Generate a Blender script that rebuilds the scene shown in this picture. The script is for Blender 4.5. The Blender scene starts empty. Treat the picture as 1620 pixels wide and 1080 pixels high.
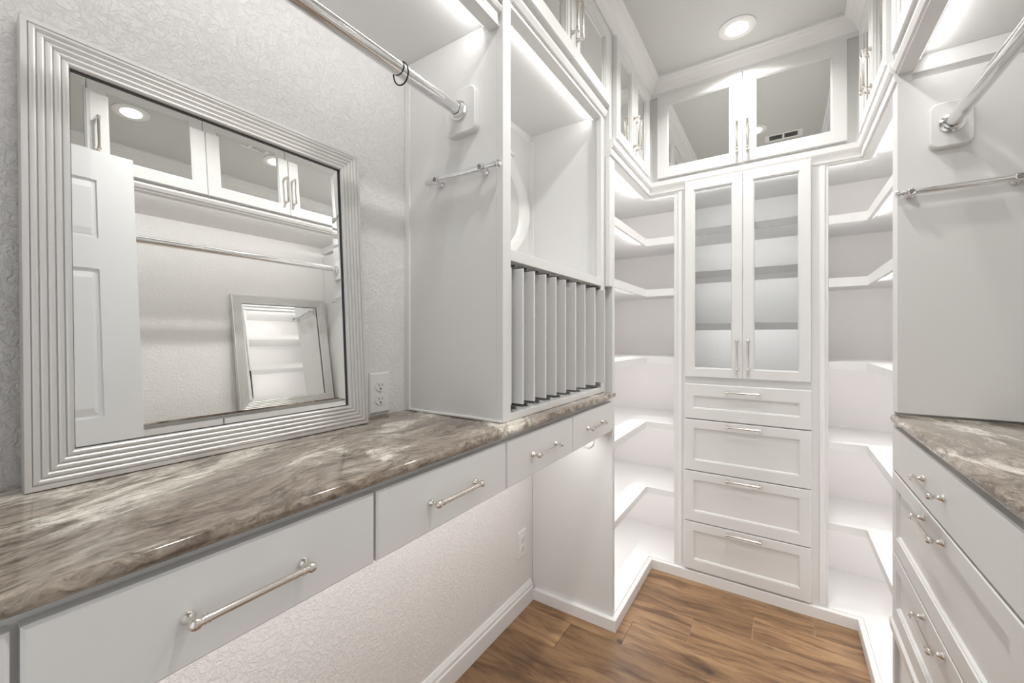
import bpy, bmesh, math, random
from mathutils import Vector, Matrix
random.seed(7)
SC = bpy.context.scene
COL = SC.collection

# ---------------------------------------------------------------- camera, world, exposure
cam_data = bpy.data.cameras.new('camera')
cam = bpy.data.objects.new('camera', cam_data)
COL.objects.link(cam)
SC.camera = cam
cam_data.sensor_width = 36.0
cam_data.lens = 648.0 / 1620.0 * 36.0
cam_data.shift_y = -7.7 / 1620.0
cam_data.clip_start = 0.02
cam.location = (0, 0, 1.2)
cam.rotation_euler = (math.radians(90), 0, math.atan2(426, 648))

world = bpy.data.worlds.new('world')
SC.world = world
world.use_nodes = True
world.node_tree.nodes['Background'].inputs[0].default_value = (0.93, 0.96, 1.0, 1)
world.node_tree.nodes['Background'].inputs[1].default_value = 0.86

SC.view_settings.view_transform = 'Standard'
SC.view_settings.look = 'None'
SC.view_settings.exposure = 0.22
SC.view_settings.gamma = 1.0
SC.view_settings.use_curve_mapping = False
SC.cycles.max_bounces = 14
SC.cycles.diffuse_bounces = 7
SC.cycles.glossy_bounces = 8
SC.cycles.transmission_bounces = 8
SC.cycles.sample_clamp_indirect = 6.0

CAN_POWER = 4.3        # each ceiling downlight, W
STRIP_GAIN = 0.50      # scales every LED strip (W per metre given where each is built)
LED_COL = (1.0, 0.985, 0.975)

# ---------------------------------------------------------------- main dimensions (metres)
XL, XR = -0.962, 0.665          # side walls
YB, YE = -0.32, 2.58            # back (doorway) and end wall
ZC = 2.51                       # ceiling
BL, BR, BE = -0.58, 0.28, 2.19  # cabinet body planes: left, right, end

# ---------------------------------------------------------------- materials
def new_mat(name):
    m = bpy.data.materials.new(name)
    m.use_nodes = True
    return m, m.node_tree.nodes, m.node_tree.links, m.node_tree.nodes['Principled BSDF']

def plain(name, col, rough=0.5, metal=0.0, coat=0.0, spec=0.5):
    m, n, l, b = new_mat(name)
    b.inputs['Base Color'].default_value = (*col, 1)
    b.inputs['Roughness'].default_value = rough
    b.inputs['Metallic'].default_value = metal
    b.inputs['Coat Weight'].default_value = coat
    b.inputs['Specular IOR Level'].default_value = spec
    return m

def ramp(n, pts):
    r = n.new('ShaderNodeValToRGB')
    e = r.color_ramp.elements
    while len(e) > 1:
        e.remove(e[-1])
    e[0].position = pts[0][0]; e[0].color = (*pts[0][1], 1)
    for p, c in pts[1:]:
        x = e.new(p); x.color = (*c, 1)
    return r

def noise(n, l, vec, scale, detail=4, rough=0.55, dist=0.0):
    t = n.new('ShaderNodeTexNoise')
    t.inputs['Scale'].default_value = scale
    t.inputs['Detail'].default_value = detail
    t.inputs['Roughness'].default_value = rough
    t.inputs['Distortion'].default_value = dist
    if vec is not None:
        l.new(vec, t.inputs['Vector'])
    return t

def mapping(n, l, vec, scale=(1, 1, 1), rot=(0, 0, 0), loc=(0, 0, 0)):
    m = n.new('ShaderNodeMapping')
    m.inputs['Scale'].default_value = scale
    m.inputs['Rotation'].default_value = rot
    m.inputs['Location'].default_value = loc
    l.new(vec, m.inputs['Vector'])
    return m.outputs[0]

def vmath(n, l, op, a, b):
    v = n.new('ShaderNodeVectorMath'); v.operation = op
    l.new(a, v.inputs[0])
    if isinstance(b, tuple): v.inputs[1].default_value = b
    else: l.new(b, v.inputs[1])
    return v.outputs[0]

def fmath(n, l, op, a, b=None):
    v = n.new('ShaderNodeMath'); v.operation = op
    l.new(a, v.inputs[0])
    if b is not None:
        if isinstance(b, (int, float)): v.inputs[1].default_value = b
        else: l.new(b, v.inputs[1])
    return v.outputs[0]

def mixc(n, l, fac, a, b, mode='MIX'):
    m = n.new('ShaderNodeMix'); m.data_type = 'RGBA'; m.blend_type = mode
    if isinstance(fac, (int, float)): m.inputs[0].default_value = fac
    else: l.new(fac, m.inputs[0])
    for k, s in ((6, a), (7, b)):
        if isinstance(s, tuple): m.inputs[k].default_value = (*s, 1)
        else: l.new(s, m.inputs[k])
    return m.outputs[2]

def bump(n, l, b, h, strength=0.3, dist=0.002):
    bp = n.new('ShaderNodeBump')
    bp.inputs['Strength'].default_value = strength
    bp.inputs['Distance'].default_value = dist
    l.new(h, bp.inputs['Height'])
    l.new(bp.outputs[0], b.inputs['Normal'])

def painted(name, col, rough=0.38, grain=0.04):
    m, n, l, b = new_mat(name)
    tc = n.new('ShaderNodeTexCoord')
    v = mapping(n, l, tc.outputs['Object'], (9, 9, 1.2))
    t = noise(n, l, v, 6, 5, 0.6)
    b.inputs['Base Color'].default_value = (*col, 1)
    b.inputs['Roughness'].default_value = rough
    bump(n, l, b, t.outputs[0], grain, 0.001)
    return m

def textured_wall(name, col, scale=60, strength=0.5):
    m, n, l, b = new_mat(name)
    tc = n.new('ShaderNodeTexCoord')
    w = noise(n, l, tc.outputs['Object'], 14, 2, 0.5)
    wv = vmath(n, l, 'ADD', tc.outputs['Object'], vmath(n, l, 'SCALE', w.outputs[1], (0, 0, 0)))
    t1 = noise(n, l, tc.outputs['Object'], scale, 5, 0.62, 1.2)
    t2 = noise(n, l, tc.outputs['Object'], scale * 3.2, 3, 0.6, 0.4)
    r = ramp(n, [(0.42, (0, 0, 0)), (0.56, (0.8, 0.8, 0.8)), (0.75, (1, 1, 1))])
    l.new(t1.outputs[0], r.inputs[0])
    h = fmath(n, l, 'ADD', r.outputs[0], fmath(n, l, 'MULTIPLY', t2.outputs[0], 0.45))
    b.inputs['Base Color'].default_value = (*col, 1)
    b.inputs['Roughness'].default_value = 0.62
    bump(n, l, b, h, strength, 0.0022)
    return m

def stone_mat():
    m, n, l, b = new_mat('taupe_veined_stone')
    tc = n.new('ShaderNodeTexCoord')
    base = mapping(n, l, tc.outputs['Object'], (1, 1, 0.8), (0, 0, math.radians(-3)))
    def warp(vec, scale, amount, detail=2):
        w = noise(n, l, vec, scale, detail, 0.5)
        c = vmath(n, l, 'SUBTRACT', w.outputs[1], (0.5, 0.5, 0.5))
        q = n.new('ShaderNodeVectorMath'); q.operation = 'SCALE'; q.inputs['Scale'].default_value = amount
        l.new(c, q.inputs[0])
        return vmath(n, l, 'ADD', vec, q.outputs[0])
    w1 = warp(base, 2.2, 0.22)
    w2 = warp(warp(w1, 9, 0.035), 45, 0.007)
    wb = mapping(n, l, w2, (1, 1, 1), (0, 0, math.radians(-16)))
    # broad bands
    big = noise(n, l, mapping(n, l, wb, (6.0, 1.7, 6.0), loc=(0.3, 0.9, 0)), 1.25, 6, 0.62, 0.3)
    rb = ramp(n, [(0.30, (0.175, 0.135, 0.105)), (0.41, (0.27, 0.225, 0.185)), (0.50, (0.335, 0.295, 0.25)),
                  (0.535, (0.38, 0.345, 0.295)), (0.558, (0.60, 0.57, 0.505)), (0.62, (0.72, 0.69, 0.63)), (0.80, (0.60, 0.57, 0.52))])
    l.new(big.outputs[0], rb.inputs[0])
    # long grain-like streaks, two sizes
    f1 = noise(n, l, mapping(n, l, w2, (30, 5.5, 30), loc=(3, 1, 2)), 1.5, 9, 0.74, 0.6)
    r1 = ramp(n, [(0.33, (0.32, 0.27, 0.23)), (0.43, (0.72, 0.69, 0.66)), (0.50, (0.98, 0.98, 0.98)), (0.58, (1.16, 1.16, 1.15)), (0.70, (1.42, 1.40, 1.37))])
    l.new(f1.outputs[0], r1.inputs[0])
    f2 = noise(n, l, mapping(n, l, warp(w2, 30, 0.008), (110, 26, 110), loc=(8, 5, 1)), 1.4, 6, 0.75, 0.5)
    r2 = ramp(n, [(0.34, (0.36, 0.31, 0.28)), (0.45, (0.84, 0.82, 0.80)), (0.55, (1.08, 1.08, 1.07)), (0.66, (1.40, 1.39, 1.37))])
    l.new(f2.outputs[0], r2.inputs[0])
    col = mixc(n, l, 1.0, rb.outputs[0], r1.outputs[0], 'MULTIPLY')
    col = mixc(n, l, 0.9, col, r2.outputs[0], 'MULTIPLY')
    # dark brown smoky patches and thin fissures
    pt = noise(n, l, mapping(n, l, w2, (7, 2.2, 7), loc=(4, 8, 3)), 1.5, 5, 0.62)
    rp = ramp(n, [(0.58, (0, 0, 0)), (0.70, (0.75, 0.75, 0.75))])
    l.new(pt.outputs[0], rp.inputs[0])
    col = mixc(n, l, rp.outputs[0], col, mixc(n, l, 1.0, col, (0.42, 0.34, 0.28), 'MULTIPLY'))
    ck = noise(n, l, mapping(n, l, w2, (17, 4.0, 17), loc=(9, 4, 7)), 1.7, 6, 0.65, 0.9)
    d = fmath(n, l, 'ABSOLUTE', fmath(n, l, 'SUBTRACT', ck.outputs[0], 0.5))
    rc = ramp(n, [(0.0, (1, 1, 1)), (0.010, (0, 0, 0))])
    l.new(d, rc.inputs[0])
    pa = noise(n, l, base, 6, 2, 0.5)
    rq = ramp(n, [(0.50, (0, 0, 0)), (0.66, (0.7, 0.7, 0.7))])
    l.new(pa.outputs[0], rq.inputs[0])
    col = mixc(n, l, fmath(n, l, 'MULTIPLY', rc.outputs[0], rq.outputs[0]), col, (0.10, 0.065, 0.048))
    l.new(col, b.inputs['Base Color'])
    b.inputs['Roughness'].default_value = 0.09
    return m

def wood_mat():
    m, n, l, b = new_mat('rustic_oak_plank')
    tc = n.new('ShaderNodeTexCoord')
    oi = n.new('ShaderNodeObjectInfo')
    cx = n.new('ShaderNodeCombineXYZ')
    l.new(fmath(n, l, 'MULTIPLY', oi.outputs['Random'], 37.0), cx.inputs[0])
    l.new(fmath(n, l, 'MULTIPLY', oi.outputs['Random'], 91.0), cx.inputs[1])
    v = vmath(n, l, 'ADD', tc.outputs['Object'], cx.outputs[0])
    w = noise(n, l, mapping(n, l, v, (1.6, 5, 1)), 1.5, 3, 0.5)
    c = vmath(n, l, 'SUBTRACT', w.outputs[1], (0.5, 0.5, 0.5))
    s = n.new('ShaderNodeVectorMath'); s.operation = 'SCALE'; s.inputs['Scale'].default_value = 0.10
    l.new(c, s.inputs[0])
    v2 = vmath(n, l, 'ADD', v, s.outputs[0])
    broad = noise(n, l, mapping(n, l, v2, (2.2, 17, 1)), 1.4, 8, 0.66, 0.5)
    grain = noise(n, l, mapping(n, l, v2, (7, 110, 1)), 1.6, 8, 0.74, 0.2)
    rb = ramp(n, [(0.30, (0.09, 0.044, 0.020)), (0.42, (0.19, 0.105, 0.052)), (0.52, (0.295, 0.172, 0.088)),
                  (0.66, (0.37, 0.235, 0.122)), (0.80, (0.44, 0.290, 0.162))])
    l.new(broad.outputs[0], rb.inputs[0])
    rg = ramp(n, [(0.3, (0.55, 0.52, 0.48)), (0.5, (0.92, 0.92, 0.92)), (0.7, (1.15, 1.12, 1.08))])
    l.new(grain.outputs[0], rg.inputs[0])
    col = mixc(n, l, 0.75, rb.outputs[0], rg.outputs[0], 'MULTIPLY')
    tone = ramp(n, [(0.0, (0.72, 0.70, 0.68)), (0.5, (0.98, 0.98, 0.98)), (1.0, (1.22, 1.22, 1.22))])
    l.new(oi.outputs['Random'], tone.inputs[0])
    col = mixc(n, l, 1.0, col, tone.outputs[0], 'MULTIPLY')
    # sparse dark knots with a swirl of darker grain round them
    wk = noise(n, l, mapping(n, l, v, (9, 22, 1)), 1.2, 3, 0.6)
    ck = vmath(n, l, 'SUBTRACT', wk.outputs[1], (0.5, 0.5, 0.5))
    sk = n.new('ShaderNodeVectorMath'); sk.operation = 'SCALE'; sk.inputs['Scale'].default_value = 0.35
    l.new(ck, sk.inputs[0])
    vk = vmath(n, l, 'ADD', mapping(n, l, v, (2.9, 7.0, 0.0)), sk.outputs[0])
    vo = n.new('ShaderNodeTexVoronoi'); vo.inputs['Scale'].default_value = 1.0
    l.new(vk, vo.inputs['Vector'])
    sel = ramp(n, [(0.52, (0, 0, 0)), (0.55, (1, 1, 1))])
    l.new(vo.outputs['Color'], sel.inputs[0])
    rk = ramp(n, [(0.0, (1, 1, 1)), (0.07, (0.9, 0.9, 0.9)), (0.12, (0.30, 0.30, 0.30)), (0.30, (0, 0, 0))])
    l.new(vo.outputs['Distance'], rk.inputs[0])
    col = mixc(n, l, fmath(n, l, 'MULTIPLY', rk.outputs[0], sel.outputs[0]), col, (0.045, 0.028, 0.018))
    l.new(col, b.inputs['Base Color'])
    b.inputs['Roughness'].default_value = 0.36
    bump(n, l, b, grain.outputs[0], 0.12, 0.0008)
    return m

def emitter(name, col, strength):
    m, n, l, b = new_mat(name)
    b.inputs['Base Color'].default_value = (0.9, 0.9, 0.9, 1)
    b.inputs['Emission Color'].default_value = (*col, 1)
    b.inputs['Emission Strength'].default_value = strength
    return m

M_WHITE = painted('white_cabinet_paint', (0.755, 0.753, 0.745))
M_INNER = painted('white_shelf_paint', (0.82, 0.815, 0.81), 0.42)
M_BACK = plain('warm_white_shelf_back', (0.79, 0.765, 0.755), 0.55)
M_TRIM = plain('white_trim_paint', (0.82, 0.815, 0.805), 0.40)
M_WALL = textured_wall('textured_wall_paint', (0.84, 0.825, 0.812), 74, 0.62)
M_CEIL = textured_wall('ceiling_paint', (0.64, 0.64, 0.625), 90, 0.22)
M_STONE = stone_mat()
M_WOOD = wood_mat()
M_GROUT = plain('plank_joint', (0.62, 0.50, 0.36), 0.7)
M_MIRROR = plain('mirror_silver', (0.955, 0.965, 0.955), 0.0, 1.0)
M_SILVER = plain('silver_painted_frame', (0.74, 0.73, 0.715), 0.36, 0.7)
M_EDGE = plain('dark_mirror_edge', (0.02, 0.02, 0.02), 0.3)
M_CHROME = plain('polished_chrome', (0.80, 0.80, 0.80), 0.10, 1.0)
M_NICKEL = plain('polished_nickel', (0.78, 0.745, 0.70), 0.13, 1.0)
M_SLIDE = plain('grey_steel_slide', (0.28, 0.28, 0.28), 0.25, 0.9)
M_BLACK = plain('black_cord', (0.01, 0.01, 0.01), 0.5)
M_PLASTIC = plain('white_plastic', (0.83, 0.825, 0.81), 0.3)
M_DARK = plain('dark_slot', (0.02, 0.02, 0.02), 0.6)
M_DOOR = plain('cool_white_door_paint', (0.80, 0.81, 0.82), 0.42)
M_DISC = emitter('lamp_diffuser', (1.0, 0.97, 0.92), 12.0)
M_STRIP = emitter('led_strip_diffuser', LED_COL, 0.5)
def glass_mat():
    m, n, l, b = new_mat('clear_door_glass')
    out = n['Material Output']
    tr = n.new('ShaderNodeBsdfTransparent'); tr.inputs[0].default_value = (0.98, 0.982, 0.980, 1)
    gl = n.new('ShaderNodeBsdfGlossy'); gl.inputs['Roughness'].default_value = 0.0
    fr = n.new('ShaderNodeFresnel'); fr.inputs[0].default_value = 1.45
    mx = n.new('ShaderNodeMixShader')
    l.new(fr.outputs[0], mx.inputs[0]); l.new(tr.outputs[0], mx.inputs[1]); l.new(gl.outputs[0], mx.inputs[2])
    l.new(mx.outputs[0], out.inputs['Surface'])
    return m
M_GLASS = glass_mat()

# ---------------------------------------------------------------- mesh helpers
class MB:
    def __init__(self):
        self.bm = bmesh.new()
        self.smooth = False
    def box(self, x0, x1, y0, y1, z0, z1, bev=0.0):
        b = self.bm
        P = [(x0, y0, z0), (x1, y0, z0), (x1, y1, z0), (x0, y1, z0), (x0, y0, z1), (x1, y0, z1), (x1, y1, z1), (x0, y1, z1)]
        v = [b.verts.new(p) for p in P]
        F = [b.faces.new([v[i] for i in f]) for f in ((0, 3, 2, 1), (4, 5, 6, 7), (0, 1, 5, 4), (1, 2, 6, 5), (2, 3, 7, 6), (3, 0, 4, 7))]
        if bev > 0:
            es = list({e for f in F for e in f.edges})
            bmesh.ops.bevel(b, geom=es, offset=bev, segments=2, affect='EDGES', profile=0.5)
        return self
    def rings(self, loops, cap0=True, cap1=True, closed_u=True):
        b = self.bm
        R = [[b.verts.new(p) for p in lp] for lp in loops]
        k = len(R[0])
        for A, B in zip(R, R[1:]):
            for i in range(k if closed_u else k - 1):
                j = (i + 1) % k
                b.faces.new((A[i], A[j], B[j], B[i]))
        if cap0: b.faces.new(list(reversed(R[0])))
        if cap1: b.faces.new(R[-1])
        return R
    def lathe(self, P, axis, prof, seg=16):
        a = Vector(axis).normalized()
        t = a.orthogonal().normalized(); s = a.cross(t)
        loops = []
        for d, r in prof:
            c = Vector(P) + a * d
            loops.append([c + (t * math.cos(2 * math.pi * i / seg) + s * math.sin(2 * math.pi * i / seg)) * max(r, 1e-5) for i in range(seg)])
        self.rings(loops)
        return self
    def rod(self, A, B, r, seg=16):
        A = Vector(A); B = Vector(B)
        return self.lathe(A, B - A, [(0, r), ((B - A).length, r)], seg)
    def ball(self, P, r, seg=14, n=8):
        self.lathe(Vector(P) - Vector((0, 0, r)), (0, 0, 1), [(r - r * math.cos(math.pi * i / n), r * math.sin(math.pi * i / n)) for i in range(n + 1)], seg)
    def torus(self, C, axis, R, r, seg=28, k=8, squash=(1, 1)):
        a = Vector(axis).normalized(); t = a.orthogonal().normalized(); s = a.cross(t)
        b = self.bm; G = []
        for i in range(seg):
            th = 2 * math.pi * i / seg
            d = t * math.cos(th) * squash[0] + s * math.sin(th) * squash[1]
            c = Vector(C) + d * R
            dn = d.normalized()
            G.append([b.verts.new(c + dn * r * math.cos(2 * math.pi * j / k) + a * r * math.sin(2 * math.pi * j / k)) for j in range(k)])
        for i in range(seg):
            for j in range(k):
                b.faces.new((G[i][j], G[(i + 1) % seg][j], G[(i + 1) % seg][(j + 1) % k], G[i][(j + 1) % k]))
    def prism(self, pts, z0, z1):
        self.rings([[Vector((x, y, z0)) for x, y in pts], [Vector((x, y, z1)) for x, y in pts]])
        return self
    def sweep(self, path, prof):
        """mitred moulding along a polyline in the floor plan; profile = (offset into the room, z)"""
        n = len(path); loops = []
        nr = []
        for (ax, ay), (bx, by) in zip(path, path[1:]):
            L = math.hypot(bx - ax, by - ay)
            nr.append(Vector(((by - ay) / L, -(bx - ax) / L)))
        for i, p in enumerate(path):
            n1 = nr[max(i - 1, 0)]; n2 = nr[min(i, n - 2)]
            mv = (n1 + n2) / (1 + n1.dot(n2))
            loops.append([Vector((p[0] + mv.x * d, p[1] + mv.y * d, z)) for d, z in prof])
        self.rings(loops)
        return self
    def build(self, name, mat, parent=None, smooth=False, kind=None, mats=None):
        b = self.bm
        bmesh.ops.recalc_face_normals(b, faces=b.faces[:])
        if smooth:
            for f in b.faces: f.smooth = True
            for e in b.edges:
                if len(e.link_faces) == 2 and e.calc_face_angle(0) > math.radians(38): e.smooth = False
        lo = Vector([min(v.co[i] for v in b.verts) for i in range(3)])
        hi = Vector([max(v.co[i] for v in b.verts) for i in range(3)])
        c = (lo + hi) / 2
        if parent is None: c.z = lo.z
        for v in b.verts: v.co -= c
        me = bpy.data.meshes.new(name); b.to_mesh(me); b.free()
        me.materials.append(mat)
        o = bpy.data.objects.new(name, me); COL.objects.link(o)
        w = Vector((0, 0, 0)); q = parent
        while q is not None:
            w += q.location; q = q.parent
        o.location = c - w
        if parent is not None: o.parent = parent
        if kind: o['kind'] = kind
        return o

class Face:
    """a vertical cabinet face: u runs along it, v is height, n points into the room"""
    def __init__(self, kind, plane):
        self.k, self.p = kind, plane
    def __call__(self, u, v, n):
        if self.k == 'L': return Vector((self.p + n, u, v))
        if self.k == 'R': return Vector((self.p - n, u, v))
        if self.k == 'E': return Vector((u, self.p - n, v))
    def N(self):
        return {'L': Vector((1, 0, 0)), 'R': Vector((-1, 0, 0)), 'E': Vector((0, -1, 0))}[self.k]
    def U(self):
        return Vector((1, 0, 0)) if self.k == 'E' else Vector((0, 1, 0))

def rect_loop(F, u0, u1, v0, v1, ins, n):
    return [F(u0 + ins, v0 + ins, n), F(u1 - ins, v0 + ins, n), F(u1 - ins, v1 - ins, n), F(u0 + ins, v1 - ins, n)]

def slab_front(F, u0, u1, v0, v1, t, parent, name='drawer', mat=None):
    m = MB()
    m.rings([rect_loop(F, u0, u1, v0, v1, 0, 0.0), rect_loop(F, u0, u1, v0, v1, 0, t - 0.003), rect_loop(F, u0, u1, v0, v1, 0.003, t)])
    return m.build(name, mat or M_WHITE, parent)

def shaker_front(F, u0, u1, v0, v1, t, parent, name='drawer', stile=0.038, rail=None, mat=None):
    m = MB()
    P = [(0, 0.0), (0, t - 0.002), (0.002, t)]
    loops = [rect_loop(F, u0, u1, v0, v1, i, n) for i, n in P]
    rt = rail or (stile, stile)
    def il(ins, n):
        return [F(u0 + stile + ins, v0 + rt[1] + ins, n), F(u1 - stile - ins, v0 + rt[1] + ins, n), F(u1 - stile - ins, v1 - rt[0] - ins, n), F(u0 + stile + ins, v1 - rt[0] - ins, n)]
    loops += [il(0, t), il(0.0004, t - 0.003), il(0.004, t - 0.0035), il(0.0065, t - 0.009)]
    m.rings(loops)
    return m.build(name, mat or M_WHITE, parent)

def framed_door(F, u0, u1, v0, v1, t, parent, pane_mat, stile=0.05, pane='mirror_pane', rail=None):
    rl = rail or stile
    m = MB()
    def il(ins, n):
        return [F(u0 + stile + ins, v0 + rl + ins, n), F(u1 - stile - ins, v0 + rl + ins, n), F(u1 - stile - ins, v1 - rl - ins, n), F(u0 + stile + ins, v1 - rl - ins, n)]
    loops = [il(0.006, 0.001), rect_loop(F, u0, u1, v0, v1, 0, 0.001), rect_loop(F, u0, u1, v0, v1, 0, t - 0.002), rect_loop(F, u0, u1, v0, v1, 0.002, t),
             il(0, t), il(0.0005, t - 0.003), il(0.004, t - 0.0035), il(0.006, t - 0.007)]
    R = m.rings(loops, False, False)
    for i in range(4):
        j = (i + 1) % 4
        m.bm.faces.new((R[-1][i], R[-1][j], R[0][j], R[0][i]))
    d = m.build('door', M_WHITE, parent)
    p = MB()
    p.rings([il(0.0065, 0.006), il(0.0065, t - 0.009)] if pane == 'mirror_pane' else [il(0.0065, 0.006), il(0.0065, 0.0095)])
    p.build(pane, pane_mat, d)
    return d

def bar_handle(F, u, v, vertical, parent, spacing=0.134, n0=0.0, mat=None, seg=14, s=1.0):
    m = MB()
    A = Vector((0, 0, 1)) if vertical else F.U()
    N = F.N(); C = F(u, v, n0); off = 0.0215 * s
    for sg in (-1, 1):
        base = C + A * sg * spacing / 2
        m.lathe(base, N, [(0, .0074 * s), (.0015, .0078 * s), (.0035, .0074 * s), (.006, .0056 * s), (.010, .0038 * s), (.015, .0034 * s), (off, .0040 * s)], seg)
        e = base + N * off
        m.lathe(e, A * sg, [(-.006, .0048 * s), (-.0035, .0066 * s), (0, .0072 * s), (.0038, .0060 * s), (.0062, .0034 * s), (.0068, 0)], seg)
        for dd in (0.0085, 0.0125):
            m.lathe(e - A * sg * dd, A, [(-.0012, .0040 * s), (-.0008, .0057 * s), (.0008, .0057 * s), (.0012, .0040 * s)], seg)
    m.rod(C + N * off - A * (spacing / 2 - .004), C + N * off + A * (spacing / 2 - .004), .0046 * s, seg)
    return m.build('handle', mat or M_NICKEL, parent, smooth=True)

def thing(name, label, cat, loc, group=None):
    o = bpy.data.objects.new(name, None); COL.objects.link(o)
    o.location = loc; o.empty_display_size = 0.1
    o['label'] = label; o['category'] = cat
    if group: o['group'] = group
    return o

def tag(o, label, cat, group=None):
    o['label'] = label; o['category'] = cat
    if group: o['group'] = group
    return o

def area_light(name, loc, size, size_y, power, direction, col=LED_COL, shape='RECTANGLE', along='y', parent=None):
    d = bpy.data.lights.new(name, 'AREA')
    d.shape = shape; d.size = size; d.size_y = size_y; d.energy = power; d.color = col
    if shape == 'DISK': d.spread = math.radians(136)
    o = bpy.data.objects.new(name, d); COL.objects.link(o)
    z = -Vector(direction).normalized()
    x = {'x': Vector((1, 0, 0)), 'y': Vector((0, 1, 0))}[along]
    x = (x - z * x.dot(z)).normalized(); y = z.cross(x)
    o.rotation_euler = Matrix((x, y, z)).transposed().to_euler()
    w = Vector((0, 0, 0)); q = parent
    while q is not None:
        w += q.location; q = q.parent
    o.location = Vector(loc) - w
    if parent is not None: o.parent = parent
    return o

def led(parent, A, B, direction, power=2.2, w=0.008):
    """a real strip: slim white channel + its light, running A-B just under a shelf, shining along direction"""
    A = Vector(A); B = Vector(B); L = (B - A).length
    along = 'x' if abs(B.x - A.x) > abs(B.y - A.y) else 'y'
    d = Vector(direction).normalized()
    m = MB(); h = 0.004
    lo = Vector([min(A[i], B[i]) for i in range(3)]); hi = Vector([max(A[i], B[i]) for i in range(3)])
    if along == 'y': m.box(lo.x - h, hi.x + h, lo.y, hi.y, lo.z - h, hi.z + h)
    else: m.box(lo.x, hi.x, lo.y - h, hi.y + h, lo.z - h, hi.z + h)
    s = m.build('light_strip', M_STRIP, parent)
    area_light('strip_light', (A + B) / 2 + d * 0.0075, L * 0.98, w, power * STRIP_GAIN * L, d, along=along, parent=parent)
    return s

# ================================================================ ROOM SHELL
def struct(m, name, mat, **k):
    return m.build(name, mat, None, kind='structure', **k)

T = 0.10
floor = struct(MB().box(XL - T, XR + T, YB - 1.6, YE + T, -0.08, -0.004), 'floor', M_GROUT)
W = 0.158
joint0 = -0.098          # joint of the row that starts at y = 1.882
row0 = 1.882
for k in range(-14, 3):
    y0 = row0 + k * W; y1 = y0 + W
    yy1 = min(y1, 2.25)
    j = joint0 + 0.212 * k
    x = j - math.ceil((j - XL) / 1.06) * 1.06
    while x < XR:
        a, b_ = max(x, XL), min(x + 1.06, XR)
        if b_ - a > 0.01:
            m = MB().box(a + .0010, b_ - .0010, y0 + .0004, yy1 - .0004, -0.004, 0.0, 0.0004)
            m.build('plank', M_WOOD, floor)
        x += 1.06

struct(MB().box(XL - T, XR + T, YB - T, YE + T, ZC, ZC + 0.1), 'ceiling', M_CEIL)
struct(MB().box(XL - T, XL, YB - T, YE + T, -0.004, ZC), 'wall_left', M_WALL)
struct(MB().box(XR, XR + T, YB - T, YE + T, -0.004, ZC), 'wall_right', M_WALL)
struct(MB().box(XL, XR, YE, YE + T, -0.004, ZC), 'wall_end', M_WALL)
DX0, DX1, DZ = -0.56, 0.235, 2.045        # doorway the camera stands in
m = MB()
m.box(XL, DX0, YB - T, YB, -0.004, ZC); m.box(DX1, XR, YB - T, YB, -0.004, ZC); m.box(DX0, DX1, YB - T, YB, DZ, ZC)
struct(m, 'wall_back', M_WALL)
# crown moulding
crown = [(0.0, 2.432), (0.010, 2.432), (0.012, 2.444), (0.018, 2.448), (0.022, 2.456), (0.028, 2.468), (0.042, 2.484), (0.052, 2.489), (0.056, 2.496), (0.066, 2.499), (0.066, 2.51), (0.0, 2.51)]
struct(MB().sweep([(BL, YB), (BL, BE), (BR, BE), (BR, YB)], crown), 'trim_1', M_TRIM)
# baseboards
bb = [(0, 0), (0.016, 0), (0.016, 0.060), (0.012, 0.066), (0.012, 0.076), (0.006, 0.088), (0.004, 0.092), (0, 0.092)]
struct(MB().sweep([(XL, YB), (XL, 1.617)], bb), 'baseboard_left', M_TRIM)
struct(MB().sweep([(XR, 1.617), (XR, YB)], bb), 'baseboard_right', M_TRIM)
# plinth wrapping round the cabinets
pl = [(0, 0), (0.0185, 0), (0.0185, 0.045), (0.0165, 0.047), (0, 0.047)]
struct(MB().sweep([(XL + 0.016, 1.635), (BL, 1.635), (BL, BE), (BR, BE), (BR, 1.635), (XR - 0.016, 1.635)], pl), 'baseboard_end', M_TRIM)

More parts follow.
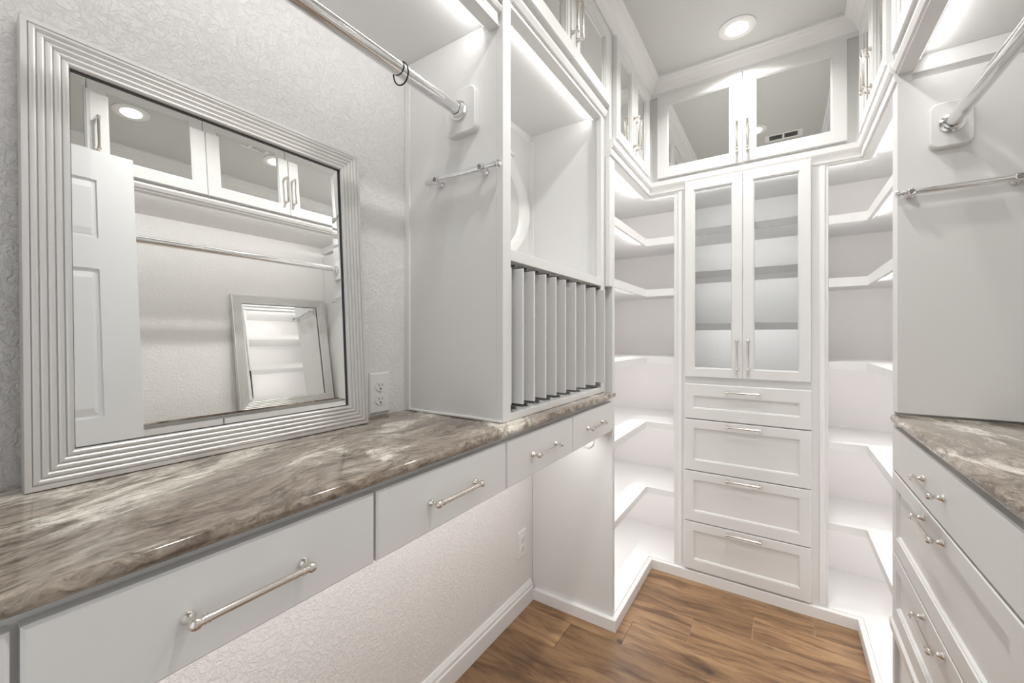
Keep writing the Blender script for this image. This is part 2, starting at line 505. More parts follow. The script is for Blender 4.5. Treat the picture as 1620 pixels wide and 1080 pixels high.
# entry door, six panels, swung open along the right-hand side
def six_panel_door():
    x0, x1, y0, y1, z0, z1 = 0.200, 0.234, -0.235, 0.527, 0.008, 2.035
    m = MB()
    st = 0.105; mu = 0.10
    ym = (y0 + y1) / 2
    cols = [(y0 + st, ym - mu / 2), (ym + mu / 2, y1 - st)]
    rows = [(z0 + 0.22, 0.90), (1.05, 1.585), (1.70, z1 - 0.115)]
    ys = [y0, cols[0][0], cols[0][1], cols[1][0], cols[1][1], y1]
    zs = [z0, rows[0][0], rows[0][1], rows[1][0], rows[1][1], rows[2][0], rows[2][1], z1]
    m.box(x0 + 0.006, x1 - 0.006, y0, y1, z0, z1)
    for xa, xb in ((x0, x0 + 0.006), (x1 - 0.006, x1)):
        for i in range(5):
            for j in range(7):
                if i in (1, 3) and j in (1, 3, 5): continue
                m.box(xa, xb, ys[i], ys[i + 1], zs[j], zs[j + 1])
    o = struct(m, 'door_1', M_DOOR)
    for (a, b_) in cols:
        for (c, d) in rows:
            p = MB()
            for sgn, base in ((-1, x0 + 0.006), (1, x1 - 0.006)):
                def lp(i, n): return [Vector((base + sgn * n, a + i, c + i)), Vector((base + sgn * n, b_ - i, c + i)), Vector((base + sgn * n, b_ - i, d - i)), Vector((base + sgn * n, a + i, d - i))]
                p.rings([lp(0.010, 0), lp(0.012, 0.001), lp(0.034, 0.0052)])
            p.build('raised_panel', M_DOOR, o)
    h = MB()
    h.lathe((x0, 0.465, 0.86), (-1, 0, 0), [(0, .026), (.004, .026), (.006, .014), (.010, .013), (.014, .020), (.020, .021), (.024, .016), (.026, 0)], 20)
    h.build('door_knob', M_NICKEL, o, smooth=True)
six_panel_door()
# door casing on the room side of the doorway
m = MB()
m.box(DX0 - 0.06, DX0, YB, YB + 0.014, 0, DZ + 0.06, 0.003); m.box(DX1, DX1 + 0.06, YB, YB + 0.014, 0, DZ + 0.06, 0.003)
m.box(DX0, DX1, YB, YB + 0.014, DZ, DZ + 0.06, 0.003)
struct(m, 'trim_2', M_TRIM)

# ================================================================ LEFT WORKTOP AND DRAWERS
CT, CB = 0.976, 0.9545
def bullnose(x_front, sgn, y0, y1, xw):
    """slab profile swept along y, rounded at the front"""
    r = 0.0105; pts = []
    for i in range(7):
        a = math.pi / 2 * i / 6
        pts.append((x_front - sgn * r + sgn * r * math.sin(a), CT - r + r * math.cos(a)))
    for i in range(7):
        a = math.pi / 2 * i / 6
        pts.append((x_front - sgn * r + sgn * r * math.cos(a), CB + r - r * math.sin(a)))
    pts += [(xw, CB), (xw, CT)]
    m = MB()
    n = 6; e = 0.012
    loops = [[Vector((x, y0, z)) for x, z in pts]]
    for i in range(n + 1):
        a = math.pi / 2 * i / n
        k = e * (1 - math.cos(a)); yy = y1 - e + e * math.sin(a)
        loops.append([Vector((x - sgn * min(k, abs(x - xw)), yy, min(max(z, CB + k), CT - k))) for x, z in pts])
    m.rings(loops)
    return m
tag(bullnose(-0.555, 1, YB + 0.02, 1.612, XL + 0.001).build('countertop', M_STONE, None, smooth=True),
    'long taupe and cream veined stone worktop along the left wall', 'countertop', 'stone worktops')
tag(bullnose(0.262, -1, 0.03, 1.597, XR - 0.001).build('countertop', M_STONE, None, smooth=True),
    'veined stone worktop on the white chest of drawers at right', 'countertop', 'stone worktops')

FL = Face('L', BL)
desk = thing('drawer_unit', 'white knee-space drawer run with four flat drawers under the left worktop', 'drawer unit', (-0.77, 0.66, 0))
m = MB()
m.box(XL + 0.001, BL, YB + 0.02, 1.634, 0.928, CB - 0.0005)       # top rail / carcass top
m.box(BL - 0.019, BL, YB + 0.02, 1.634, 0.822, 0.928)
m.box(XL + 0.001, BL - 0.019, YB + 0.02, 1.634, 0.822, 0.832)
m.build('carcass', M_WHITE, desk)
for y0, y1 in ((-0.30, 0.058), (0.064, 0.441), (0.446, 0.8285), (0.8325, 1.2085), (1.2125, 1.574)):
    d = slab_front(FL, y0, y1, 0.826, 0.942, 0.0185, desk)
    bar_handle(FL, (y0 + y1) / 2, 0.883, False, d, n0=0.0185)
led(desk, (BL - 0.10, 0.0, 0.817), (BL - 0.10, 1.60, 0.817), (-0.25, 0, -1), 3.4)
m = MB().lathe((-0.690, 1.6335, 0.757), (0, -1, 0), [(0, .030), (.004, .030), (.006, .027), (.0065, 0)], 24)
tag(m.build('motion_sensor', M_PLASTIC, None, smooth=True), 'small round white sensor fixed high on the end panel under the last drawer', 'sensor')

# ================================================================ HUTCH ON THE WORKTOP
HX = -0.600; HY0, HY1 = 0.870, 1.600
hutch = thing('accessory_cabinet', 'white open cabinet with pull-out dividers standing on the left worktop', 'cabinet', (-0.78, 1.235, CT))
MB().box(XL + 0.001, HX - 0.02, HY0, HY0 + 0.018, CT + 0.0005, ZC - 0.001).build('side_panel', M_WHITE, hutch)
MB().box(XL + 0.001, HX - 0.02, HY1 - 0.018, HY1, CT + 0.0005, ZC - 0.001).build('side_panel', M_WHITE, hutch)
MB().box(XL + 0.001, XL + 0.013, HY0 + 0.018, HY1 - 0.018, CT + 0.0005, 2.095).build('back_panel', M_WHITE, hutch)
m = MB()
m.box(HX - 0.02, HX, HY0, 0.907, CT + 0.0005, ZC - 0.001, 0.0012)
m.box(HX - 0.02, HX, 1.559, HY1, CT + 0.0005, ZC - 0.001, 0.0012)
m.box(HX - 0.02, HX, 0.907, 1.559, CT + 0.0005, 0.996, 0.0012)
m.box(HX - 0.02, HX, 0.907, 1.559, 1.402, 1.432, 0.0012)
m.box(HX - 0.034, HX, 0.907, 1.559, 2.075, 2.120)
m.build('face_frame', M_WHITE, hutch)
m = MB(); m.box(XL + 0.013, HX - 0.02, HY0 + 0.018, HY1 - 0.018, 1.402, 1.425); m.build('shelf', M_INNER, hutch)
m = MB(); m.box(XL + 0.013, HX - 0.02, HY0 + 0.018, HY1 - 0.018, CT + 0.0005, 0.992); m.build('shelf', M_INNER, hutch)
m = MB(); m.box(XL + 0.013, HX - 0.034, HY0 + 0.018, HY1 - 0.018, 2.095, 2.110); m.build('top_panel', M_WHITE, hutch)
m = MB(); m.sweep([(XL + 0.013, HY0 + 0.018), (XL + 0.013, HY1 - 0.018)], [(0, 2.07), (0.008, 2.074), (0.012, 2.095), (0, 2.095)])
m.build('cove_moulding', M_TRIM, hutch)
m = MB(); m.box(XL + 0.0135, XL + 0.040, 1.5765, 1.5815, 1.4255, 2.068)
m.build('corner_trim', M_TRIM, hutch)
# thin mouldings on the outside of the left side panel
m = MB()
m.box(XL + 0.001, XL + 0.018, HY0 - 0.004, HY0 - 0.0002, CT + 0.001, 2.02)
m.box(XL + 0.020, HX - 0.002, HY0 - 0.006, HY0 - 0.0002, CT + 0.001, CT + 0.008, 0.002)
m.box(XL + 0.018, XL + 0.022, HY0 - 0.007, HY0 - 0.0002, CT + 0.001, 2.02)
m.build('edge_moulding', M_TRIM, hutch)
led(hutch, (HX - 0.041, 0.90, 2.086), (HX - 0.041, 1.575, 2.086), (-1, 0, -0.25), 1.0)
ydiv = [0.944, 1.004, 1.071, 1.137, 1.204, 1.283, 1.362, 1.455, 1.556]
for i, y in enumerate([0.9145] + ydiv):
    fx = -0.602 if i == 0 else -0.582
    d = MB().box(-0.90, fx, y - 0.007, y, 1.018, 1.384, 0.001).build('divider_panel', M_WHITE, hutch)
    if i == 0: continue
    for za, zb in ((1.3855, 1.3965), (1.0015, 1.0140)):
        g = MB(); g.box(-0.90, fx - 0.028, y - 0.0185, y - 0.0085, za, zb, 0.001)
        g.box(-0.90, fx - 0.016, y - 0.0165, y - 0.0115, za + 0.002, zb - 0.002, 0.0005)
        g.build('slide_rail', M_SLIDE, d)

# curved white framed mirror inside the hutch
om = thing('oval_mirror', 'curvy white framed mirror hung on the back of the open cabinet', 'mirror', (XL + 0.013, 1.33, 1.50))
def oval_pts(ry, rz, cy, cz, x, n=64, pinch=0.0):
    P = []
    for i in range(n):
        a = 2 * math.pi * i / n
        w = 1 + pinch * math.cos(4 * a)
        P.append(Vector((x, cy + ry * math.cos(a) * w, cz + rz * math.sin(a) * w)))
    return P
cyo, czo = 1.335, 1.735
m = MB()
L = [oval_pts(.155, .165, cyo, czo, XL + .014), oval_pts(.222, .235, cyo, czo, XL + .014, pinch=.06), oval_pts(.220, .233, cyo, czo, XL + .022, pinch=.06), oval_pts(.210, .22, cyo, czo, XL + .034, pinch=.05),
     oval_pts(.180, .19, cyo, czo, XL + .032), oval_pts(.158, .168, cyo, czo, XL + .020)]
R = m.rings(L, False, False)
for i in range(64):
    m.bm.faces.new((R[-1][i], R[-1][(i + 1) % 64], R[0][(i + 1) % 64], R[0][i]))
m.build('frame', M_PLASTIC, om, smooth=True)
m = MB(); m.rings([oval_pts(.156, .166, cyo, czo, XL + .0145), oval_pts(.156, .166, cyo, czo, XL + .0185)])
m.build('glass', M_MIRROR, om)
m = MB(); m.box(XL + .014, XL + .040, 1.24, 1.43, 1.948, 1.962, 0.003); m.box(XL + .014, XL + .030, 1.26, 1.41, 1.925, 1.948, 0.004); m.lathe((XL + .038, 1.335, 1.962), (0, 0, 1), [(0, .012), (.02, .02), (.035, .012), (.04, 0)], 16)
m.build('crest', M_PLASTIC, om, smooth=True)

# ================================================================ UPPER CABINETS
def upper(name_label, group, F, y_or_x, body_boxes, doors, z0, z1, t, handle_z, rail_boxes, loc, stile=0.05, handle_side=None):
    o = thing('wall_cabinet', name_label, 'cabinet', loc, group)
    m = MB()
    for b in body_boxes: m.box(*b)
    m.build('carcass', M_WHITE, o)
    if rail_boxes:
        for b in rail_boxes: MB().box(*b).build('valance', M_WHITE, o)
    for (u0, u1, side) in doors:
        d = framed_door(F, u0 + 0.0012, u1 - 0.0012, z0, z1, t, o, M_MIRROR, stile)
        hu = (u1 - 0.021) if side > 0 else (u0 + 0.021)
        bar_handle(F, hu, handle_z, True, d, spacing=0.128, n0=t)
    return o
UG = 'white wall cabinets with mirrored doors'
o = upper('mirrored-door wall cabinet above the left hanging rod', UG, Face('L', -0.61), None,
      [(XL + 0.001, -0.61, YB + 0.001, HY0 - 0.001, 2.028, ZC - 0.001)],
      [(-0.30, 0.09, 1), (0.09, 0.478, -1), (0.478, 0.866, 1)][1:], 2.062, 2.430, 0.02, 2.13,
      [(-0.644, -0.610, YB + 0.001, HY0 - 0.001, 2.003, 2.0275)], (-0.78, 0.27, 2.003))
m = MB().sweep([(-0.61, YB + 0.002), (-0.61, HY0 - 0.002)], [(0, 2.036), (0.006, 2.038), (0.009, 2.046), (0.009, 2.052), (0, 2.054)])
m.build('lip_moulding', M_TRIM, o)
led(o, (-0.652, YB + 0.05, 2.017), (-0.652, HY0 - 0.012, 2.017), (-1, 0, -0.3), 1.8)

o = upper('mirrored-door wall cabinet over the open cabinet with pull-out dividers', UG, Face('L', -0.5995), None,
      [(XL + 0.014, -0.6205, HY0 + 0.019, HY1 - 0.019, 2.121, ZC - 0.001), (-0.6200, -0.6000, 0.908, 1.558, 2.1205, 2.126)],
      [(0.911, 1.254, 1), (1.254, 1.597, -1)], 2.127, 2.430, 0.0235, 2.262, None, (-0.79, 1.235, 2.12), stile=0.046)
m = MB().sweep([(-0.5995, 0.908), (-0.5995, 1.598)], [(0, 2.088), (0.006, 2.090), (0.012, 2.104), (0.012, 2.112), (0, 2.114)])
m.build('lip_moulding', M_TRIM, o)

o = upper('narrow two-door mirrored wall cabinet over the left corner shelves', UG, Face('L', BL), None,
      [(XL + 0.001, BL, HY1 + 0.001, YE - 0.001, 1.949, ZC - 0.001)],
      [(1.632, 1.880, 1), (1.880, 2.134, -1)], 2.009, 2.430, 0.02, 2.128,
      [(BL - 0.03, BL, HY1 + 0.001, BE + 0.03, 1.930, 1.9485)], (-0.77, 2.09, 1.93), stile=0.046)
led(o, (BL - 0.038, 1.67, 1.939), (BL - 0.038, BE + 0.02, 1.939), (-1, 0, -0.35), 2.6)
led(o, (BL - 0.03, BE + 0.038, 1.939), (-0.458, BE + 0.038, 1.939), (0, 1, -0.35), 2.6)

o = upper('wide mirrored-door wall cabinet high on the end wall', UG, Face('E', BE), None,
      [(BL + 0.0005, BR - 0.0005, BE, YE - 0.001, 1.949, ZC - 0.001)],
      [(-0.535, -0.1505, 1), (-0.1505, 0.229, -1)], 2.009, 2.430, 0.02, 2.130,
      [(BL + 0.0005, -0.4555, BE, BE + 0.03, 1.930, 1.9485), (0.1675, BR - 0.0005, BE, BE + 0.03, 1.930, 1.9485)], (-0.15, 2.38, 1.93), stile=0.049)

o = upper('narrow two-door mirrored wall cabinet over the right corner shelves', UG, Face('R', BR), None,
      [(BR, XR - 0.001, HY1 + 0.001, YE - 0.001, 1.949, ZC - 0.001)],
      [(1.632, 1.880, 1), (1.880, 2.134, -1)], 2.009, 2.430, 0.02, 2.128,
      [(BR, BR + 0.03, HY1 + 0.001, BE + 0.03, 1.930, 1.9485)], (0.47, 2.09, 1.93), stile=0.046)
led(o, (BR + 0.038, 1.67, 1.939), (BR + 0.038, BE + 0.02, 1.939), (1, 0, -0.35), 2.6)
led(o, (0.17, BE + 0.038, 1.939), (BR + 0.03, BE + 0.038, 1.939), (0, 1, -0.35), 2.6)

o = upper('four-door mirrored wall cabinet above the right hanging rod', UG, Face('R', BR), None,
      [(BR, XR - 0.001, YB + 0.001, HY1 - 0.001, 1.992, ZC - 0.001)],
      [(0.04, 0.420, 1), (0.420, 0.802, -1), (0.802, 1.180, 1), (1.180, 1.557, -1)], 1.995, 2.430, 0.02, 2.128,
      [(BR, BR + 0.034, YB + 0.001, HY1 - 0.001, 1.955, 1.9915)], (0.47, 0.64, 1.955))
m = MB().sweep([(BR, HY1 - 0.003), (BR, YB + 0.002)], [(0, 1.962), (0.006, 1.964), (0.012, 1.976), (0.012, 1.984), (0, 1.987)])
m.build('lip_moulding', M_TRIM, o)
led(o, (BR + 0.042, YB + 0.05, 1.981), (BR + 0.042, HY1 - 0.012, 1.981), (1, 0, -0.3), 1.9)

# stepped light-rail moulding that wraps under the corner and end cabinets
m = MB().sweep([(BL, HY1 + 0.002), (BL, BE), (BR, BE), (BR, HY1 + 0.002)],
               [(0.0003, 1.936), (0.006, 1.938), (0.007, 1.962), (0.012, 1.966), (0.017, 1.974), (0.018, 1.996), (0.0003, 1.998)])
struct(m, 'trim_3', M_TRIM)

# ================================================================ TALL END TOWER
TX0, TX1 = -0.455, 0.167
tower = thing('tall_cabinet', 'tall white cabinet with two glass doors over four drawers on the end wall', 'cabinet', (-0.144, 2.385, 0.0))
FE = Face('E', BE)
m = MB()
m.box(TX0, TX0 + 0.022, BE + 0.02, YE - 0.001, 0.0, 1.948); m.box(TX1 - 0.022, TX1, BE + 0.02, YE - 0.001, 0.0, 1.948)
m.box(TX0 + 0.022, TX1 - 0.022, YE - 0.014, YE - 0.001, 0.0, 1.948)
m.box(TX0 + 0.022, TX1 - 0.022, BE + 0.02, YE - 0.014, 0.975, 0.995)
m.box(TX0 + 0.022, TX1 - 0.022, BE + 0.02, YE - 0.014, 1.935, 1.948)
m.build('carcass', M_WHITE, tower)
m = MB()
m.box(TX0, -0.398, BE, BE + 0.02, 0.0472, 1.9484, 0.0008); m.box(0.106, TX1, BE, BE + 0.02, 0.0472, 1.9484, 0.0008)
m.box(-0.398, 0.106, BE, BE + 0.02, 0.0472, 0.060); m.box(-0.398, 0.106, BE, BE + 0.02, 0.965, 1.006); m.box(-0.398, 0.106, BE, BE + 0.02, 1.940, 1.9484)
for z in (0.292, 0.542, 0.796): m.box(-0.398, 0.106, BE, BE + 0.02, z - 0.012, z + 0.012)
m.build('face_frame', M_WHITE, tower)
for xa in (-0.4345, 0.137):      # fluted pilaster strips beside the doors
    m = MB(); m.box(xa, xa + 0.018, BE - 0.004, BE - 0.0002, 0.06, 1.93, 0.0015)
    m.build('pilaster', M_TRIM, tower)
for z0, z1, top in ((0.057, 0.290, .040), (0.2945, 0.540, .040), (0.5445, 0.7935, .040), (0.7985, 0.968, .056)):
    d = shaker_front(FE, -0.401, 0.108, z0, z1, 0.02, tower, stile=0.040, rail=(top, 0.050))
    bar_handle(FE, -0.1465, z1 - (0.018 if top < .05 else 0.030), False, d, n0=0.02)
for u0, u1, side in ((-0.401, -0.1495, 1), (-0.1495, 0.108, -1)):
    d = framed_door(FE, u0 + 0.0012, u1 - 0.0012, 1.004, 1.962, 0.02, tower, M_GLASS, 0.040, 'glass_pane')
    bar_handle(FE, (u1 - 0.022) if side > 0 else (u0 + 0.022), 1.113, True, d, n0=0.02)
for z in (1.72, 1.505, 1.245):
    m = MB(); m.box(TX0 + 0.0225, TX1 - 0.0225, 2.25, YE - 0.0145, z, z + 0.019); m.box(TX0 + 0.0225, TX1 - 0.0225, 2.238, 2.25, z - 0.013, z + 0.021, 0.001)
    m.build('shelf', M_INNER, tower)
    led(tower, (TX0 + 0.03, 2.258, z - 0.005), (TX1 - 0.03, 2.258, z - 0.005), (0, 1, 0.3), 2.1, w=0.006)
led(tower, (TX0 + 0.03, 2.222, 1.928), (TX1 - 0.03, 2.222, 1.928), (0, 1, -0.2), 1.6, w=0.006)
# small shelf clips seen through the left glass door
for z in (1.71, 1.495):
    m = MB(); m.box(TX0 + 0.0222, TX0 + 0.034, 2.275, 2.300, z, z + 0.003); m.build('shelf_clip', M_SLIDE, tower)

# ================================================================ CORNER SHELVES
def corner_shelves(side):
    s = side   # -1 left, +1 right
    xw, xf, xt, xb = (XL, BL, TX0, BL) if s < 0 else (XR, BR, TX1, BR)
    e = 0.0005
    o = thing('corner_shelving', ('white lit corner shelves left of the tall end cabinet' if s < 0 else 'white lit corner shelves right of the tall end cabinet'),
              'shelving', ((xw + xf) / 2, 2.1, 0.0), 'lit corner shelving')
    y0 = 1.660
    m = MB(); a, b_ = sorted((xw - s * 0.001, xb)); m.box(a, b_, 1.635, y0, 0.0 if s < 0 else 0.0, 1.9295, 0.001)
    m.build('side_panel', M_WHITE, o)
    if s < 0:
        m = MB(); m.box(BL - 0.02, BL, 1.6012, 1.6345, 1.404, 1.9295, 0.001); m.build('filler_strip', M_WHITE, o)
    else:
        m = MB(); m.box(BR, XR - 0.001, 1.6000, 1.6345, 0.980, 1.9295, 0.001); m.build('side_panel', M_WHITE, o)
    # thin back lining on the side wall and the end wall
    m = MB(); a, b_ = sorted((xw - s * 0.001, xw - s * 0.009)); m.box(a, b_, y0 + e, YE - 0.010, 0.0, 1.9485)
    a, b_ = sorted((xw - s * 0.001, xt + s * e)); m.box(a, b_, YE - 0.009, YE - 0.001, 0.0, 1.9485)
    m.build('back_panel', M_BACK, o)
    xw2 = xw - s * 0.0095; ye = YE - 0.0095
    def L(inset):
        fx = xf + s * (0.013 + inset); fy = BE + inset
        tx = xt + s * e
        return [(xw2, y0 + e), (fx, y0 + e), (fx, fy), (tx, fy), (tx, ye), (xw2, ye)]
    dx = xb + s * 0.0005
    m = MB().prism([(xw2, y0 + e), (dx, y0 + e), (dx, BE + e), (xt + s * e, BE + e), (xt + s * e, ye), (xw2, ye)], 0.0, 0.050)
    m.build('bottom_deck', M_INNER, o)
    for z, lip, pw in ((1.711, .036, 1.9), (1.446, .036, 2.3), (1.092, .030, 3.6), (0.753, .030, 4.0), (0.410, .030, 4.2)):
        m = MB().prism(L(0.012), z - 0.018, z)
        fx = xf + s * 0.013; fy = BE
        # edging strip
        P = [(fx, y0 + e), (fx, fy), (xt + s * e, fy), (xt + s * e, fy + 0.012), (fx + s * 0.012, fy + 0.012), (fx + s * 0.012, y0 + e)]
        m.prism(P, z - lip, z + 0.001)
        m.build('shelf', M_INNER, o)
        xa = fx + s * 0.019; zz = z - 0.0235
        led(o, (xa, y0 + 0.01, zz), (xa, fy + 0.02, zz), (s, 0, -0.2), pw)
        led(o, tuple((min(xa + s * -0.0, xt + s * .004), fy + 0.019 + 0.002, zz)) if False else (min(xa - s * 0.006, xt + s * 0.006), fy + 0.021, zz), (max(xa - s * 0.006, xt + s * 0.006), fy + 0.021, zz), (0, 1, -0.2), pw)
    return o
corner_shelves(-1)
corner_shelves(1)

# ================================================================ RIGHT CHEST OF DRAWERS
chest = thing('chest_of_drawers', 'white run of wide drawers in two stacks under the right-hand worktop', 'drawer unit', (0.47, 0.82, 0.0))
FR = Face('R', 0.285)
m = MB()
m.box(0.285, XR - 0.017, 0.035, 0.055, 0.0, CB - 0.0005); m.box(0.285, XR - 0.017, 1.575, 1.598, 0.0, CB - 0.0005)
m.box(0.285, XR - 0.017, 0.809, 0.827, 0.0, CB - 0.0005)
for ya, yb in ((0.055, 0.809), (0.827, 1.575)):
    m.box(0.285, XR - 0.017, ya, yb, 0.38, 0.398)
    m.box(0.305, XR - 0.001, ya, yb, 0.93, CB - 0.0005)
    m.box(0.285, 0.305, ya, yb, 0.398, CB - 0.0005)
m.build('carcass', M_WHITE, chest)
m = MB(); m.sweep([(0.285, 1.604), (0.285, 0.03)], [(0, 0.352), (0.020, 0.356), (0.022, 0.384), (0.016, 0.390), (0, 0.390)])
m.build('bottom_rail', M_TRIM, chest)
for ya, yb, yh in ((0.822, 1.595, 1.209), (0.045, 0.817, 0.431)):
    d = slab_front(FR, ya, yb, 0.820, 0.941, 0.0165, chest); bar_handle(FR, yh, 0.881, False, d, n0=0.0165)
    for za, zb, zh in ((0.592, 0.815, 0.793), (0.393, 0.587, 0.570)):
        d = shaker_front(FR, ya, yb, za, zb, 0.0165, chest, stile=0.045, rail=(0.040, 0.045)); bar_handle(FR, yh, zh, False, d, n0=0.0165)
led(chest, (0.34, 0.85, 0.374), (0.34, 1.55, 0.374), (0.5, 0, -1), 2.0)

# ================================================================ MIRRORS
def reeded_mirror(name, label, side, xfb, y0, y1, H, tilt, z0, group):
    """leaning mirror; xfb = x of the front lower edge; side +1 faces +x, -1 faces -x"""
    t = math.radians(tilt); Wd = y1 - y0
    o = thing(name, label, 'mirror', (xfb, (y0 + y1) / 2, z0), group)
    def X(u, v, n):   # u along y, v up the mirror, n outward from the front plane
        return Vector((xfb + side * (n * math.cos(t) - v * math.sin(t)), y0 + u, z0 + v * math.cos(t) + n * math.sin(t)))
    prof = [(0.0, -0.024), (0.0, -0.0006), (0.0006, 0.0), (0.007, 0.0)]
    r = 0.0087
    for k in range(5):
        a0 = 0.0075 + k * r
        base = -0.0022 - 0.0009 * k
        for j in range(6):
            a = math.pi * j / 5
            prof.append((a0 + r / 2 - (r / 2 - .0004) * math.cos(a), base + 0.0030 * math.sin(a)))
    prof += [(0.0512, -0.0066), (0.0512, -0.0135), (0.0512, -0.024)]
    def loop(ins, n): return [X(ins, ins, n), X(Wd - ins, ins, n), X(Wd - ins, H - ins, n), X(ins, H - ins, n)]
    m = MB()
    R = m.rings([loop(i, n) for i, n in prof], False, False)
    for i in range(4):
        j = (i + 1) % 4
        m.bm.faces.new((R[-1][i], R[-1][j], R[0][j], R[0][i]))
    m.build('frame', M_SILVER, o)
    # black rebate line round the glass
    m = MB()
    R = m.rings([loop(0.0513, -0.0135), loop(0.0513, -0.0100), loop(0.0524, -0.0100), loop(0.0524, -0.0135)], False, False)
    for i in range(4):
        j = (i + 1) % 4
        m.bm.faces.new((R[-1][i], R[-1][j], R[0][j], R[0][i]))
    m.build('rebate', M_EDGE, o)
    m = MB()
    m.rings([loop(0.0525, -0.0160), loop(0.0525, -0.0138), loop(0.0745, -0.01342)])
    m.build('glass', M_MIRROR, o, mats=None)
    m = MB(); m.rings([loop(0.004, -0.0255), loop(0.004, -0.0243)]); m.build('backing', M_EDGE, o)
    return o
reeded_mirror('leaning_mirror', 'large mirror in a ribbed silver frame leaning on the left wall', 1, -0.892, 0.105, 0.682, 0.700, 3.5, CT + 0.0016, 'ribbed silver mirrors')
reeded_mirror('leaning_mirror', 'ribbed silver mirror on the right-hand worktop, seen only inside the left mirror', -1, 0.605, 1.030, 1.575, 0.655, 3.5, CT + 0.0016, 'ribbed silver mirrors')

# ================================================================ RODS
def hang_rod(x, z, y1, pw, label):
    o = thing('closet_rod', label, 'rod', (x, y1, z), 'chrome hanging rods')
    m = MB().rod((x, YB + 0.03, z), (x, y1 - 0.034, z), 0.0165, 28); m.build('tube', M_CHROME, o, smooth=True)
    m = MB().lathe((x, y1 - 0.022, z), (0, -1, 0), [(0, .026), (.004, .026), (.006, .021), (.016, .0205), (.017, .0175), (.012, .0172)], 28); m.build('socket', M_CHROME, o, smooth=True)
    m = MB()
    pts = []
    w, h, r = pw / 2, 0.061, 0.018
    for cx, cz, a0 in ((w - r, h - r, 0), (-w + r, h - r, 90), (-w + r, -h + r, 180), (w - r, -h + r, 270)):
        for k in range(7):
            a = math.radians(a0 + 15 * k)
            pts.append((cx + r * math.cos(a), cz + r * math.sin(a)))
    L = [[Vector((x + a * k, yy, z + b_ * k)) for a, b_ in pts] for yy, k in ((y1 - 0.0005, 1.0), (y1 - 0.018, 1.0), (y1 - 0.021, 0.95))]
    m.rings(L); m.build('mounting_plate', M_WHITE, o, smooth=True)
    m = MB().rod((x, YB + 0.001, z), (x, YB + 0.03, z), 0.026, 24); m.build('socket', M_CHROME, o, smooth=True)
hang_rod(-0.728, 1.810, HY0, 0.105, 'chrome hanging rod running above the leaning mirror')
hang_rod(0.386, 1.778, 1.600, 0.085, 'chrome hanging rod at upper right above the drawer chest')
m = MB(); m.torus((-0.728, 0.644, 1.802), (0.0, 1, 0.15), 0.0240, 0.0017, 40, 8)
tag(m.build('hair_tie', M_BLACK, None, smooth=True), 'thin black elastic loop around the left hanging rod', 'hair tie')

def valet(x_in, x_out, y, z, posts, label, s):
    o = thing('valet_rod', label, 'rod', ((x_in + x_out) / 2, y, z), 'chrome valet rods')
    yb = y - 0.020
    m = MB(); m.rod((x_in, yb, z), (posts[1] + s * 0.006, yb, z), 0.0078, 20); m.build('sleeve', M_CHROME, o, smooth=True)
    m = MB(); m.rod((posts[1] + s * 0.006, yb, z), (x_out - s * 0.012, yb, z), 0.0056, 20)
    m.lathe((x_out - s * 0.014, yb, z), (s, 0, 0), [(0, .006), (.001, .0088), (.004, .0088), (.005, .0055), (.008, .0055), (.010, .0095), (.014, .0100), (.018, .0070), (.019, 0)], 20)
    m.build('slide_bar', M_CHROME, o, smooth=True)
    for p in posts:
        m = MB(); m.lathe((p, y - 0.0004, z - 0.004), (0, -1, 0.12), [(0, .0105), (.003, .0105), (.006, .0065), (.012, .0060)], 18)
        m.lathe((p - 0.0085, yb, z), (1, 0, 0), [(0, .0082), (0, .0100), (.017, .0100), (.017, .0082)], 20)
        m.torus((p, yb - 0.010, z), (0, 1, 0), 0.0078, 0.0016, 20, 8)
        m.build('bracket', M_CHROME, o, smooth=True)
        m = MB(); m.lathe((p, yb - 0.0098, z), (0, -1, 0), [(0, .0052), (.0008, .0052)], 16); m.build('screw_recess', M_SLIDE, o)
valet(-0.853, -0.598, HY0, 1.640, (-0.812, -0.654), 'short chrome valet rod on the side of the left open cabinet', 1)
valet(0.545, 0.277, 1.600, 1.606, (0.505, 0.305), 'chrome valet rod on the right side panel below the hanging rod', -1)

# ================================================================ SMALL FITTINGS
def outlet(y, z, label, duplex=True, x=XL):
    o = thing('wall_outlet', label, 'outlet', (x, y, z))
    m = MB(); m.rings([[Vector((x + n, y + a * (0.035 - i), z + b_ * (0.0575 - i))) for a, b_ in ((-1, -1), (1, -1), (1, 1), (-1, 1))] for i, n in ((0, 0.0004), (0, 0.003), (0.004, 0.0055))])
    m.build('cover_plate', M_PLASTIC, o)
    for dz in (-0.0195, 0.0195):
        m = MB(); pts = []
        for k in range(24):
            a = 2 * math.pi * k / 24
            pts.append((0.0165 * math.cos(a), max(-0.0135, min(0.0135, 0.0165 * math.sin(a)))))
        m.rings([[Vector((x + n, y + p, z + dz + q)) for p, q in pts] for n in (0.0056, 0.0078)])
        r_ = m.build('socket', M_PLASTIC, o)
        m = MB()
        m.box(x + 0.0079, x + 0.0083, y - 0.0068, y - 0.0050, z + dz - 0.001, z + dz + 0.007)
        m.box(x + 0.0079, x + 0.0083, y + 0.0050, y + 0.0064, z + dz - 0.0005, z + dz + 0.0065)
        m.lathe((x + 0.0079, y, z + dz - 0.0075), (1, 0, 0), [(0, .0026), (.0004, .0026)], 12)
        m.build('slots', M_DARK, r_)
    m = MB().lathe((x + 0.0056, y, z), (1, 0, 0), [(0, .0030), (.001, .0026)], 12); m.build('screw', M_CHROME, o)
outlet(0.770, 1.040, 'white duplex outlet between the leaning mirror and the open cabinet')
outlet(1.540, 0.285, 'white duplex outlet low on the left wall in the knee space')

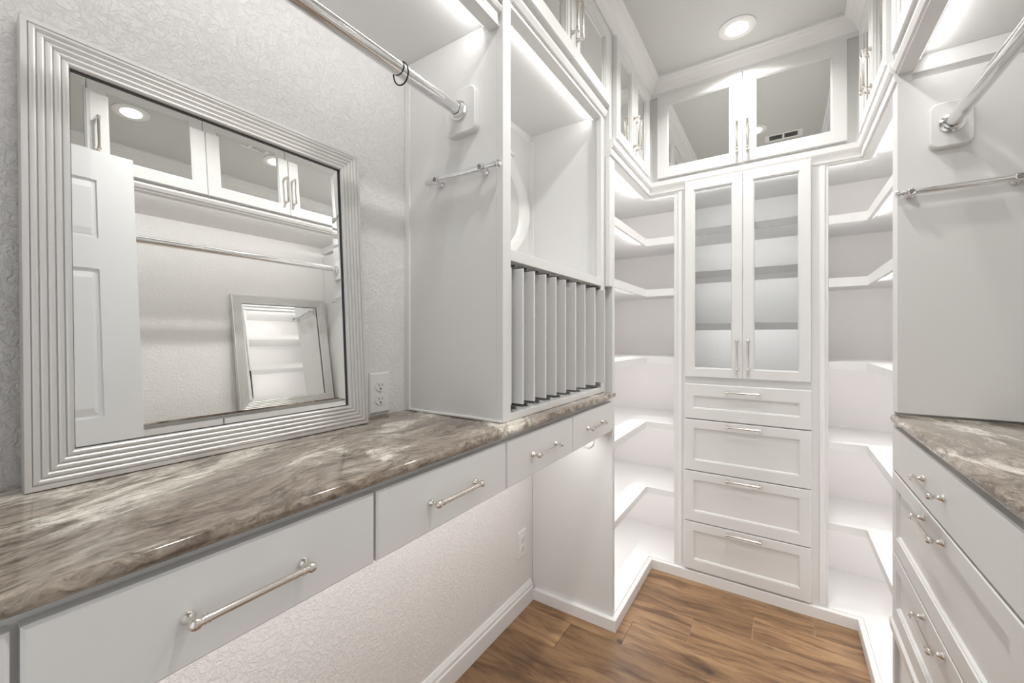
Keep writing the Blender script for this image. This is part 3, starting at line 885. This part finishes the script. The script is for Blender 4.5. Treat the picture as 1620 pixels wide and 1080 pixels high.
for i, (x, y, lab) in enumerate(((-0.157, 1.975, 'round recessed downlight nearest the end wall cabinets'), (-0.142, 1.340, 'middle round recessed downlight beside the ceiling vent'), (-0.150, 0.655, 'round recessed downlight above the leaning mirror'))):
    o = thing('recessed_light', lab, 'ceiling light', (x, y, ZC), 'recessed ceiling downlights')
    m = MB(); m.lathe((x, y, ZC - 0.0004), (0, 0, -1), [(0, .071), (.003, .071), (.006, .062), (.007, .045), (.004, .040), (.0035, .040)], 48)
    m.build('trim_ring', M_PLASTIC, o, smooth=True)
    m = MB(); m.lathe((x, y, ZC - 0.0045), (0, 0, -1), [(0, .0395), (.002, .0395), (.0028, .030)], 40)
    m.build('diffuser', M_DISC, o)
    area_light('downlight', (x, y, ZC - 0.0085), 0.078, 0.078, CAN_POWER, (0, 0, -1), (1.0, 0.985, 0.955), 'DISK', 'x', o)

v = thing('air_vent', 'white louvred supply vent set in the ceiling', 'vent', (0.014, 1.16, ZC), None)
m = MB()
vx0, vx1, vy0, vy1 = -0.092, 0.114, 1.108, 1.216
m.box(vx0, vx1, vy0, vy0 + 0.018, ZC - 0.006, ZC - 0.0004, 0.0015); m.box(vx0, vx1, vy1 - 0.018, vy1, ZC - 0.006, ZC - 0.0004, 0.0015)
m.box(vx0, vx0 + 0.026, vy0 + 0.018, vy1 - 0.018, ZC - 0.006, ZC - 0.0004); m.box(vx1 - 0.026, vx1, vy0 + 0.018, vy1 - 0.018, ZC - 0.006, ZC - 0.0004)
m.box(0.005, 0.017, vy0 + 0.018, vy1 - 0.018, ZC - 0.006, ZC - 0.0004)
m.build('frame', M_PLASTIC, v)
m = MB(); m.box(vx0 + 0.0265, 0.0045, vy0 + 0.0185, vy1 - 0.0185, ZC - 0.0015, ZC - 0.0004); m.box(0.0175, vx1 - 0.0265, vy0 + 0.0185, vy1 - 0.0185, ZC - 0.0015, ZC - 0.0004); m.build('duct_opening', M_DARK, v)
for k in range(6):
    y = vy0 + 0.021 + k * 0.0115
    m = MB()
    for a, b_ in ((vx0 + 0.0265, 0.0045), (0.0175, vx1 - 0.0265)):
        m.rings([[Vector((xx, y, ZC - 0.002)), Vector((xx, y + 0.001, ZC - 0.002)), Vector((xx, y + 0.0055, ZC - 0.0065)), Vector((xx, y + 0.0045, ZC - 0.0065))] for xx in (a, b_)])
    m.build('louvre', M_SILVER, v)
